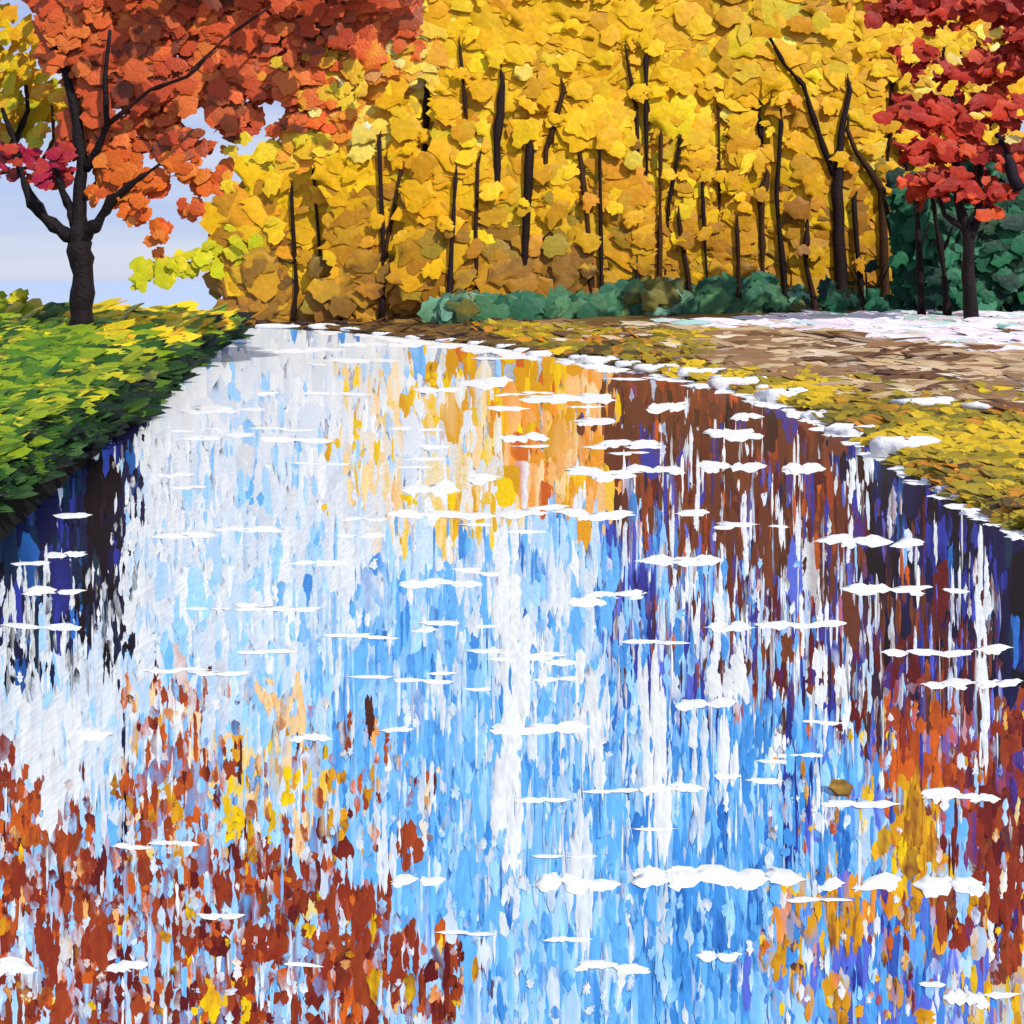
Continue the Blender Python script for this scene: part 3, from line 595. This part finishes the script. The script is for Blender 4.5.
OT = [((200, 145, 26), 5), ((179, 122, 26), 4), ((218, 166, 22), 3), ((149, 101, 32), 2), ((159, 131, 35), 2), ((218, 149, 52), .8)]
PT = [((240, 214, 90), 4), ((240, 196, 60), 3), ((240, 232, 190), 1.4), ((238, 160, 40), 2)]
def yellow_tab(P, x, y, n):
    low = (y + rng.normal(0, 30, n)) > 212
    pale = (np.hypot((x - 425) / 28, (y - 50) / 40) < 1) | (np.hypot((x - 360) / 40, (y - 118) / 34) < rng.uniform(.4, 1.1, n))
    orange = (x < 345) & (rng.uniform(0, 1, n) < .35)
    def one():
        c = np.where(low[:, None], cols(OT, n, field(x, y)), cols(YT, n, field(x, y)))
        c = np.where(pale[:, None], cols(PT, n), c)
        return np.where(orange[:, None], cols([((236, 160, 30), 2), ((240, 190, 30), 3)], n), c)
    a = one(); b = one()
    return a, a * .6 + b * .4
for i, (line, d, cxp, hw, top, bot, lb) in enumerate(WOOD):
    bx = line[0][0]; xb = (bx - CX) / F * d
    gz = float(ground_z(np.array([xb]), np.array([float(d)]))[0])
    t = empty('yellow_tree', (xb, d, gz - .1)); tag(t, lb, 'tree', 'yellow trees of the autumn wood')
    tr = Acc(); yb = HY + (CAMZ - gz + .15) * F / d
    ln = [(bx, yb, line[0][2] * 1.25)] + list(line[1:])
    if i in BACK: ln[-1] = (ln[-1][0], ln[-1][1], 3)
    lt = ln[-1]; up = min(lt[1] - 25, (lt[1] + top) / 2)
    tip_ = (lt[0] + rng.normal(0, 2.5), lt[1] - rng.uniform(8, 20), .7)
    px_tube(tr, [(p_[0] + rng.normal(0, .8), p_[1], p_[2] * rng.uniform(.85, 1.3)) for p_ in ln] + [tip_], d, [DARK, (52, 30, 18), (40, 24, 24), (66, 40, 18)][i % 4])
    if lt[1] - top > 60 and i not in BACK:                      # the stem goes on, thinner, inside the leaves
        px_tube(tr, [(lt[0], lt[1], lt[2] * .6), (lt[0] + rng.normal(0, 4), up, 1.5)], d, (90, 60, 24), [0, 1.4])
    for b in range(4):                                          # limbs carrying the crown
        yy0 = rng.uniform(max(top + 40, lt[1]), max(top + 60, lt[1]) + 30); sgn = (-1) ** b
        px_tube(tr, [(lt[0], yy0, 2.4), (lt[0] + sgn * hw * .35, yy0 - 18, 1.8), (lt[0] + sgn * hw * .7, yy0 - 40, 1.2)], d, (80, 52, 22), [.5, 1.6, 2.4])
    if i == 0: px_tube(tr, [(293, 262, 4), (250, 250, 3), (200, 260, 2), (150, 272, 1)], d, (90, 70, 30), [0, .5, .5, .4])
    if 'forked' in lb and 'biggest' in lb: px_tube(tr, FORK, d, DARK)
    tr.build('trunk', M_BARK, t)
    cr_ = Acc()
    n = int((360 if i in BACK else 270) * hw * (bot - top) / (55 * 200)) + 40
    th = rng.uniform(0, 2 * math.pi, n); rr = np.sqrt(rng.uniform(0, 1, n))
    y = (top + bot) / 2 + (bot - top) / 2 * rr * np.sin(th) * 1.05; x = cxp + hw * rr * np.cos(th) * 1.3
    lim = 208 - (x - 238) * .95 + rng.normal(0, 10, n)              # the wood thins out towards the lake
    m = (y > np.where(x < 420, np.clip(lim, 25, 230), -999))
    x, y, n = x[m], y[m], m.sum()
    dep = np.where(rng.uniform(0, 1, n) < .3, d + rng.uniform(1.2, 4.5, n), d + .25 + np.abs(rng.normal(0, .07, n)) + .06 * rr[m] ** 2)
    crown(cr_, x, y, dep, YT, (9, 26), (.5, .9), tabfn=yellow_tab, flat=.25)
    n = int(14 * hw / 55)                                          # some leaves hang before the stem
    crown(cr_, lt[0] + rng.normal(0, hw * .4, n), rng.uniform(max(top, -20), bot - 20, n), d - rng.uniform(.05, .22, n), YT, (7, 15), (.5, .9), tabfn=yellow_tab, flat=.25)
    keep_, SEGS[:] = list(SEGS), []                                # a few sprays cross the stem and break its line
    vis = line[1:]
    for q_ in range(1 if i not in BACK and i % 3 else 0):
        f_ = rng.uniform(.25, .8); p0, p1 = vis[0], vis[-1]; k = 2
        if f_ > .0 and len(vis) > 1: crown(cr_, p0[0] + (p1[0] - p0[0]) * f_ + rng.normal(0, 5, k), p0[1] + (p1[1] - p0[1]) * f_ + rng.normal(0, 4, k), d - rng.uniform(.25, .5, k), YT, (5, 10), (.5, .9), tabfn=yellow_tab, flat=.2)
    SEGS[:] = keep_
    if i == 0:                                                     # a low bough reaching left over the lake
        k = 70; bxx = rng.uniform(135, 262, k); byy = 276 - (bxx - 135) * .27 + rng.normal(0, 6.5, k) + 4 * np.sin(bxx / 9)
        crown(cr_, bxx, byy, d + rng.normal(.2, .3, k), [((200, 190, 26), 4), ((220, 196, 40), 3), ((176, 176, 30), 2), ((232, 220, 120), 1)], (5, 12), (.5, .9), flat=-.25)
    cr_.build('crown', M_LEAF, t)

# undergrowth: ochre bushes, each a thing
def bush(name, px, d, hw, top, bot, tab, label, group, n, Lr=(6, 15), upb=.4):
    xb = (px - CX) / F * d; gz = float(ground_z(np.array([xb]), np.array([float(d)]))[0])
    t = empty(name, (xb, d, gz)); tag(t, label, 'bush', group)
    st = Acc(); yb = HY + (CAMZ - gz + .05) * F / d
    for k in range(5):
        s = rng.uniform(-.6, .6); px_tube(st, [(px + s * 4, yb, 3), (px + s * hw * .5, (yb + top) / 2, 2), (px + s * hw, top + 8, 1.2)], d, (52, 36, 20), [.3, .6, .8])
    st.build('stem', M_BARK, t)
    a = Acc(); th = rng.uniform(0, math.pi * 2, n); rr = np.sqrt(rng.uniform(0, 1, n)); yb = max(yb, bot)
    x = px + hw * rr * np.cos(th) * 1.1; y = np.clip((top + yb) / 2 + (yb - top) / 2 * rr * np.sin(th) * 1.1, top - 4, yb + 2)
    dep = d + rng.normal(0, .3, n) + .6 * rr ** 2
    crown(a, x, y, dep, tab, Lr, (.5, .9), upb, flat=.5)
    a.build('foliage', M_LEAF, t)
BT = [((177, 123, 38), 4), ((141, 99, 38), 3), ((208, 152, 36), 3), ((108, 78, 38), 2), ((157, 125, 45), 2)]
OB = [(268, 72, 34, 232, 312, 'golden bush at the left tip of the wood beside the lake'), (318, 70, 42, 240, 318, 'ochre bush behind the small dark stones at left'),
 (372, 69, 44, 238, 318, 'ochre bush under the straight dark stem at left'), (425, 68.5, 44, 240, 318, 'ochre brown bush at the left shore of the wood'),
 (480, 68.5, 44, 235, 316, 'ochre brown bush under the dotted stem'), (535, 68, 46, 235, 315, 'ochre brown bush under the thickest stem'),
 (592, 68, 46, 235, 315, 'ochre brown bush behind the long thin stem'), (648, 68.5, 44, 232, 312, 'ochre brown bush under the knotty stem'),
 (705, 68, 46, 230, 310, 'ochre brown bush behind the green bushes, left of the wavering stem'), (765, 67.5, 46, 230, 308, 'ochre brown bush under the broken stem'),
 (822, 66.5, 44, 228, 306, 'ochre brown bush behind the forked tree'), (872, 66, 40, 225, 305, 'ochre brown bush beside the dark green bushes')]
for px, d, hw, top, bot, lb in OB:
    d = 66.7 + (2.6 if px < 350 else 1.2 if px < 430 else 0); hw *= 1.25
    bush('ochre_bush', px, d, hw, top, bot, BT, lb, 'ochre bushes under the yellow wood', 110, (8, 20), .1)
GT = [((50, 106, 76), 4), ((79, 126, 83), 2.6), ((36, 79, 54), 2.4), ((110, 158, 131), 1.2), ((121, 110, 43), 2.4)]
GD = [((22, 84, 56), 4), ((36, 108, 72), 3.4), ((14, 54, 42), 3), ((70, 140, 104), .9), ((34, 66, 40), 1)]
GB = [(476, 60, 32, 294, 316, GT, 'low green bush at the left end of the green line on the shore'), (530, 60, 30, 295, 318, GT, 'low green bush on the shore under the thickest stem'),
 (585, 60, 32, 294, 318, GT, 'low green bush beside brown soil at the wood centre'), (640, 58.5, 32, 284, 316, GT, 'mid green bush with a peak left of the stout leaning stem'),
 (688, 58, 34, 278, 318, GT, 'rounded green bush around the foot of the stout leaning stem'), (735, 57.5, 34, 278, 318, GT, 'rounded green bush around the short straight stem'),
 (785, 57.5, 34, 280, 316, GT, 'pale green bush left of the bent black stem'), (828, 57.5, 30, 284, 314, GT, 'light green bush at the foot of the forked tree'),
 (868, 57.5, 32, 262, 314, GD, 'dark green bush between the two dark stems of the wood'), (905, 57, 34, 185, 312, GD, 'tall dark green bush left of the red tree'),
 (950, 56.5, 40, 190, 312, GD, 'tall dark green bush right behind the red tree'), (1000, 56, 42, 160, 312, GD, 'tallest dark green bush at the right edge behind the red tree')]
for px, d, hw, top, bot, tab, lb in GB:
    hw *= 1.3; top += rng.uniform(2, 13) if tab is GT else -6; d = d if tab is GD else 62
    bush('green_bush', px, d, hw, top, bot, tab, lb, 'green bushes in front of the wood', int(60 + hw * (bot - top) / 26), (7, 17), .12)
# two bare stems in the dark green
for line, lb in [([(922,312,7),(920,270,6),(916,200,5)], 'bare dark stem in front of the tall green bush, left of the red tree'), ([(948,312,6),(944,270,5),(930,185,4)], 'bare dark stem leaning left beside the red tree')]:
    d = 52; xb = (line[0][0] - CX) / F * d; gz = float(ground_z(np.array([xb]), np.array([float(d)]))[0])
    t = empty('young_tree', (xb, d, gz - .1)); tag(t, lb, 'tree'); a = Acc()
    yb = HY + (CAMZ - gz + .15) * F / d
    px_tube(a, [(line[0][0], yb, line[0][2] * 1.2)] + line[1:], d, DARK)
    px_tube(a, [(line[1][0], line[1][1] - 20, 3), (line[1][0] + 10, line[1][1] - 48, 1.5)], d, DARK)
    a.build('trunk', M_BARK, t)
    a = Acc(); k = 9; lx, ly = line[-1][:2]
    crown(a, lx + rng.normal(0, 9, k), ly + rng.normal(-4, 8, k), d + rng.uniform(-.3, .6, k), [((170, 52, 30), 1), ((196, 90, 30), 1)], (4, 8), (.5, .9))
    a.build('crown', M_LEAF, t)

SEGS.clear()
# ---- red tree at right
d = 47.0
line = [(972, 318, 15), (969, 290, 13), (968, 235, 11), (958, 200, 9), (955, 150, 8), (956, 110, 6), (947, 60, 5), (940, 20, 3)]
xb = (972 - CX) / F * d; gz = float(ground_z(np.array([xb]), np.array([d]))[0]); line[0] = (972, HY + (CAMZ - gz + .15) * F / d, 16)
t = empty('red_tree', (xb, d, gz - .1)); tag(t, 'red leaved tree with dark forked trunk before the green bushes at right', 'tree')
a = Acc(); px_tube(a, line, d, (34, 24, 26))
px_tube(a, [(969, 240, 9), (978, 215, 7), (981, 150, 6), (982, 110, 4)], d, (30, 20, 24))
px_tube(a, [(972, 235, 7), (945, 215, 5), (934, 185, 4)], d, (34, 24, 26))
px_tube(a, [(958, 130, 5), (948, 90, 5), (944, 50, 4)], d, (60, 26, 18))
px_tube(a, [(985, 110, 4), (1000, 140, 8), (1020, 190, 12)], d, (34, 24, 34), [0, -.5, -1])
a.build('trunk', M_BARK, t)
a = Acc()
RT = [((194, 51, 24), 5), ((165, 37, 24), 4), ((216, 77, 29), 2), ((130, 29, 29), 2)]
clumps = [(900, 10, 30, 12, 14), (960, 8, 45, 16, 26), (1015, 40, 34, 30, 24), (920, 52, 26, 8, 8), (1000, 65, 45, 12, 22), (910, 112, 22, 12, 14), (950, 120, 40, 18, 26), (1000, 110, 40, 16, 22),
  (935, 150, 30, 14, 18), (985, 145, 36, 18, 22), (1020, 160, 22, 22, 10), (950, 185, 30, 14, 18), (990, 195, 16, 16, 9), (915, 185, 14, 8, 6), (1005, 10, 30, 20, 14), (960, 75, 40, 10, 10)]
for (x, y, rx, ry, k) in clumps:
    k = int(k * 2.4); crown(a, x + rx * rng.normal(0, .5, k), y + ry * rng.normal(0, .5, k), d + rng.uniform(-1.0, .6, k), RT, (4, 12), (.45, .8), flat=0.1)
k = 34; crown(a, rng.uniform(900, 1024, k), rng.uniform(25, 140, k), d + rng.uniform(-2, .5, k), [((236, 190, 30), 3), ((240, 214, 130), 1)], (5, 10), (.4, .7))
for s_ in (1,): # the crown goes on above and beside the picture
    k = 90; crown(a, rng.uniform(900, 1130, k), rng.uniform(-120, 0, k), d + rng.uniform(-3, 3, k), RT, (9, 20), (.5, .8))
    k = 50; crown(a, rng.uniform(1030, 1140, k), rng.uniform(0, 200, k), d + rng.uniform(-3, 3, k), RT, (9, 20), (.5, .8))
a.build('crown', M_LEAF, t)

# ---- big red and orange tree on the left bank
d = 34.0
xb = (82 - CX) / F * d; gz = float(ground_z(np.array([xb]), np.array([d]))[0]); yb = HY + (CAMZ - gz + .1) * F / d
t = empty('maple_tree', (xb, d, gz - .1)); tag(t, 'large red and orange tree with dark forked trunk on the left bank', 'tree')
BK = (30, 22, 24)
a = Acc()
px_tube(a, [(82, yb, 27), (82, 310, 22), (82, 275, 21), (79, 243, 24), (79, 225, 16), (80, 190, 12), (82, 160, 11), (76, 115, 10), (66, 75, 8), (50, 35, 6), (42, -10, 4)], d, BK)
px_tube(a, [(78, 243, 15), (66, 234, 13), (45, 218, 12), (30, 198, 10), (20, 172, 7), (14, 140, 6), (2, 108, 4)], d, BK)
px_tube(a, [(74, 226, 8), (68, 205, 7), (58, 178, 6), (54, 150, 3)], d, BK)
px_tube(a, [(82, 240, 14), (98, 222, 12), (112, 200, 10), (136, 181, 6), (160, 164, 3)], d, BK, [0, -.2, -.4, -.6, -.8])
px_tube(a, [(86, 170, 8), (98, 148, 7), (107, 125, 7), (105, 78, 5), (110, 30, 3)], d, BK, [0, -.3, -.6, -.8, -.8])
px_tube(a, [(107, 125, 5), (150, 90, 4), (187, 77, 4), (224, 39, 3), (280, 0, 2)], d, (60, 30, 24), [-.6, -1, -2.4, -2.4, -1])
px_tube(a, [(80, 200, 6), (140, 140, 5), (240, 80, 5), (330, 50, 3)], d, (70, 30, 20), [0, 1, 2, 2])
px_tube(a, [(60, 60, 6), (120, -60, 5), (220, -140, 3)], d, BK)
a.build('trunk', M_BARK, t)
for p, q in [((78, 243), (45, 218)), ((45, 218), (20, 172)), ((74, 226), (58, 178)), ((80, 240), (80, 175)), ((82, 160), (68, 80)), ((98, 222), (160, 164)), ((107, 125), (105, 80)), ((187, 77), (224, 39))]:
    SEGS.append((*p, *q, 3, d - 2.6 if p[0] == 187 else d - .9 if p[0] > 95 else d))
HOLES += [(126, 112, 12, 5), (266, 106, 14, 3), (303, 110, 5, 3), (205, 125, 8, 6), (220, 135, 10, 6), (212, 157, 10, 4), (240, 168, 8, 6), (150, 163, 12, 8), (172, 178, 7, 6),
   (138, 136, 4, 4), (60, 100, 5, 25), (230, 196, 5, 5), (185, 185, 5, 3)]
HOLES += [(rng.uniform(185, 320), rng.uniform(100, 172), rng.uniform(2, 7), rng.uniform(1, 3.5)) for _ in range(30)]
def maple_tab(P, x, y, n):
    q = rng.normal(0, 1, n)
    warm = (x + 26 * q > 325 - (y > 60) * 25) & (y > 45)
    crim = (x < 80) & (y > 140); gold = (x > 225) & (y > 135)
    tint = (y > 155) & ~crim
    def one():
        c = cols([((210, 92, 35), 4), ((225, 117, 48), 2.6), ((204, 83, 35), 4), ((185, 71, 33), 3), ((111, 52, 35), 1.5), ((161, 81, 45), 1.4), ((223, 101, 41), 3)], n, field(x, y, 40, 26))
        c = np.where(tint[:, None], cols([((221, 103, 27), 4), ((225, 124, 41), 2), ((204, 83, 30), 2)], n), c)
        c = np.where(warm[:, None], cols([((225, 136, 30), 3), ((225, 186, 41), 3), ((214, 88, 25), 2), ((225, 220, 133), 1)], n), c)
        c = np.where(gold[:, None], cols([((225, 192, 30), 3), ((225, 147, 30), 2)], n), c)
        return np.where(crim[:, None], cols([((166, 26, 60), 3), ((186, 60, 36), 2), ((120, 24, 50), 1)], n), c)
    c1 = one(); return c1, c1 * .45 + one() * .55
a = Acc()
CR = [(45, -20), (45, 60), (66, 85), (60, 110), (66, 150), (95, 165), (100, 185), (130, 192), (170, 190), (200, 192), (235, 178), (250, 165), (300, 165), (335, 150), (350, 110), (385, 85), (410, 60), (418, -20)]
def fill(poly, n):
    poly = np.array(poly, float); lo, hi = poly.min(0), poly.max(0)
    x = rng.uniform(lo[0], hi[0], n * 4); y = rng.uniform(lo[1], hi[1], n * 4); q = np.where(in_poly(x, y, poly))[0][:n]
    return x[q], y[q]
x, y = fill(CR, 2300); crown(a, x, y, d + np.abs(rng.normal(0, .6, len(x))) - .3, None, (5, 16), (.5, .9), tabfn=maple_tab, flat=.2)
for cx_, cy_, rx_, ry_, k_ in [(138, 212, 9, 14, 26), (160, 232, 6, 11, 16), (190, 210, 9, 5, 14), (120, 200, 10, 10, 14), (226, 188, 10, 5, 10), (95, 195, 5, 6, 7)]:
    crown(a, cx_ + rng.normal(0, .6, k_) * rx_, cy_ + rng.normal(0, .6, k_) * ry_, d + rng.normal(-.3, .3, k_), None, (4, 9), (.5, .9), tabfn=maple_tab)
x, y = fill([(-10, 148), (70, 150), (75, 182), (55, 190), (30, 176), (-10, 178)], 60); crown(a, x, y, d + rng.uniform(-1, 1.2, len(x)), None, (4, 10), (.45, .8), tabfn=maple_tab, flat=.1)
x, y = fill([(20, -120), (400, -120), (418, 0), (40, 0)], 300); crown(a, x, y, d + rng.uniform(-4, 5, len(x)), None, (9, 20), (.5, .85), tabfn=maple_tab)
a.build('crown', M_NEARLEAF, t)

# ---- yellow tree whose boughs reach in at the left edge
SEGS.clear(); HOLES.clear()
d = 38.0; xb = (-45 - CX) / F * d; gz = float(ground_z(np.array([xb]), np.array([d]))[0]); yb = HY + (CAMZ - gz + .1) * F / d
t = empty('golden_tree', (xb, d, gz - .1)); tag(t, 'bright yellow tree reaching in at the left edge behind the red tree', 'tree')
a = Acc(); px_tube(a, [(-45, yb, 24), (-45, 220, 18), (-38, 130, 14), (-30, 40, 8), (-25, -60, 4)], d, BK)
px_tube(a, [(-42, 210, 10), (-10, 175, 8), (16, 140, 6), (28, 110, 5), (26, 85, 3)], d, BK)
px_tube(a, [(16, 142, 5), (6, 120, 4), (-4, 90, 3)], d, BK); px_tube(a, [(-10, 175, 5), (40, 165, 4), (54, 140, 3), (52, 105, 2)], d, (60, 48, 20))
a.build('trunk', M_BARK, t)
SEGS += [(16, 140, 28, 110, 2, d), (28, 110, 26, 88, 2, d), (54, 140, 52, 108, 1, d)]
a = Acc(); GTt = [((232, 194, 24), 5), ((238, 168, 30), 2), ((190, 190, 30), 2.5), ((240, 220, 110), 1), ((150, 170, 30), 1)]
x, y = fill([(-100, -40), (-20, 12), (20, 14), (45, 45), (50, 80), (68, 100), (68, 145), (-100, 160)], 300); crown(a, x, y, d + rng.uniform(-1.5, 1.5, len(x)), GTt, (6, 14), (.45, .8), flat=.9)
x, y = fill([(-140, -160), (20, -160), (20, 0), (-140, 160)], 160); crown(a, x, y, d + rng.uniform(-3, 3, len(x)), GTt, (9, 18), (.5, .8))
a.build('crown', M_NEARLEAF, t)
SEGS.clear()
bush('yellow_bush', 12, 40, 24, 296, 330, [((220, 205, 40), 3), ((150, 165, 30), 3), ((232, 214, 90), 1)], 'low yellow green bush on the left bank at the left edge', None, 40, (5, 10))

# ------------------------------------------------------------------ sky, sun, camera
SUN_EL, SUN_AZ = math.radians(41), math.radians(146)      # azimuth clockwise from +Y: behind the viewer, to the left
w = bpy.data.worlds.new('World'); scene.world = w; w.use_nodes = True
nt = w.node_tree; bg = nt.nodes['Background']
sky = nt.nodes.new('ShaderNodeTexSky'); sky.sky_type = 'NISHITA'; sky.sun_disc = False
sky.sun_elevation = SUN_EL; sky.sun_rotation = SUN_AZ; sky.air_density = 1.0; sky.dust_density = .2; sky.ozone_density = 2.5
tc = nt.nodes.new('ShaderNodeTexCoord'); mp = nt.nodes.new('ShaderNodeMapping'); mp.inputs['Scale'].default_value = (1.2, 1.2, 9)
nz = nt.nodes.new('ShaderNodeTexNoise'); nz.inputs['Scale'].default_value = 2.6; nz.inputs['Detail'].default_value = 6
rp = nt.nodes.new('ShaderNodeMapRange'); rp.inputs['From Min'].default_value = .42; rp.inputs['From Max'].default_value = .66; rp.inputs['To Min'].default_value = .05; rp.inputs['To Max'].default_value = .7
mx = nt.nodes.new('ShaderNodeMixRGB'); mx.inputs['Color2'].default_value = (6.6, 6.9, 7.8, 1)
nt.links.new(tc.outputs['Generated'], mp.inputs['Vector']); nt.links.new(mp.outputs['Vector'], nz.inputs['Vector'])
nt.links.new(nz.outputs['Fac'], rp.inputs['Value']); nt.links.new(rp.outputs['Result'], mx.inputs['Fac'])
veil = nt.nodes.new('ShaderNodeMixRGB'); veil.inputs['Fac'].default_value = .8; veil.inputs['Color2'].default_value = (3.7, 4.5, 7.4, 1)
nt.links.new(sky.outputs['Color'], veil.inputs['Color1']); nt.links.new(veil.outputs['Color'], mx.inputs['Color1']); nt.links.new(mx.outputs['Color'], bg.inputs['Color'])
bg.inputs['Strength'].default_value = .13
sd = bpy.data.lights.new('sun', 'SUN'); sd.energy = 3.9; sd.angle = math.radians(.5); sd.color = (1, .95, .86)
so = bpy.data.objects.new('sun', sd); COL.objects.link(so)
so.rotation_euler = (math.pi / 2 - SUN_EL, 0, math.pi - SUN_AZ)
cam = bpy.data.cameras.new('camera'); co = bpy.data.objects.new('camera', cam); COL.objects.link(co)
cam.sensor_width = 36; cam.lens = F / 1024 * 36; cam.shift_y = -(512 - HY) / 1024; cam.clip_end = 9000; cam.clip_start = .1
co.location = (0, 0, CAMZ); co.rotation_euler = (math.pi / 2, 0, 0)
scene.camera = co
scene.view_settings.view_transform = 'Standard'; scene.view_settings.look = 'None'; scene.view_settings.exposure = -.18; scene.view_settings.gamma = 1
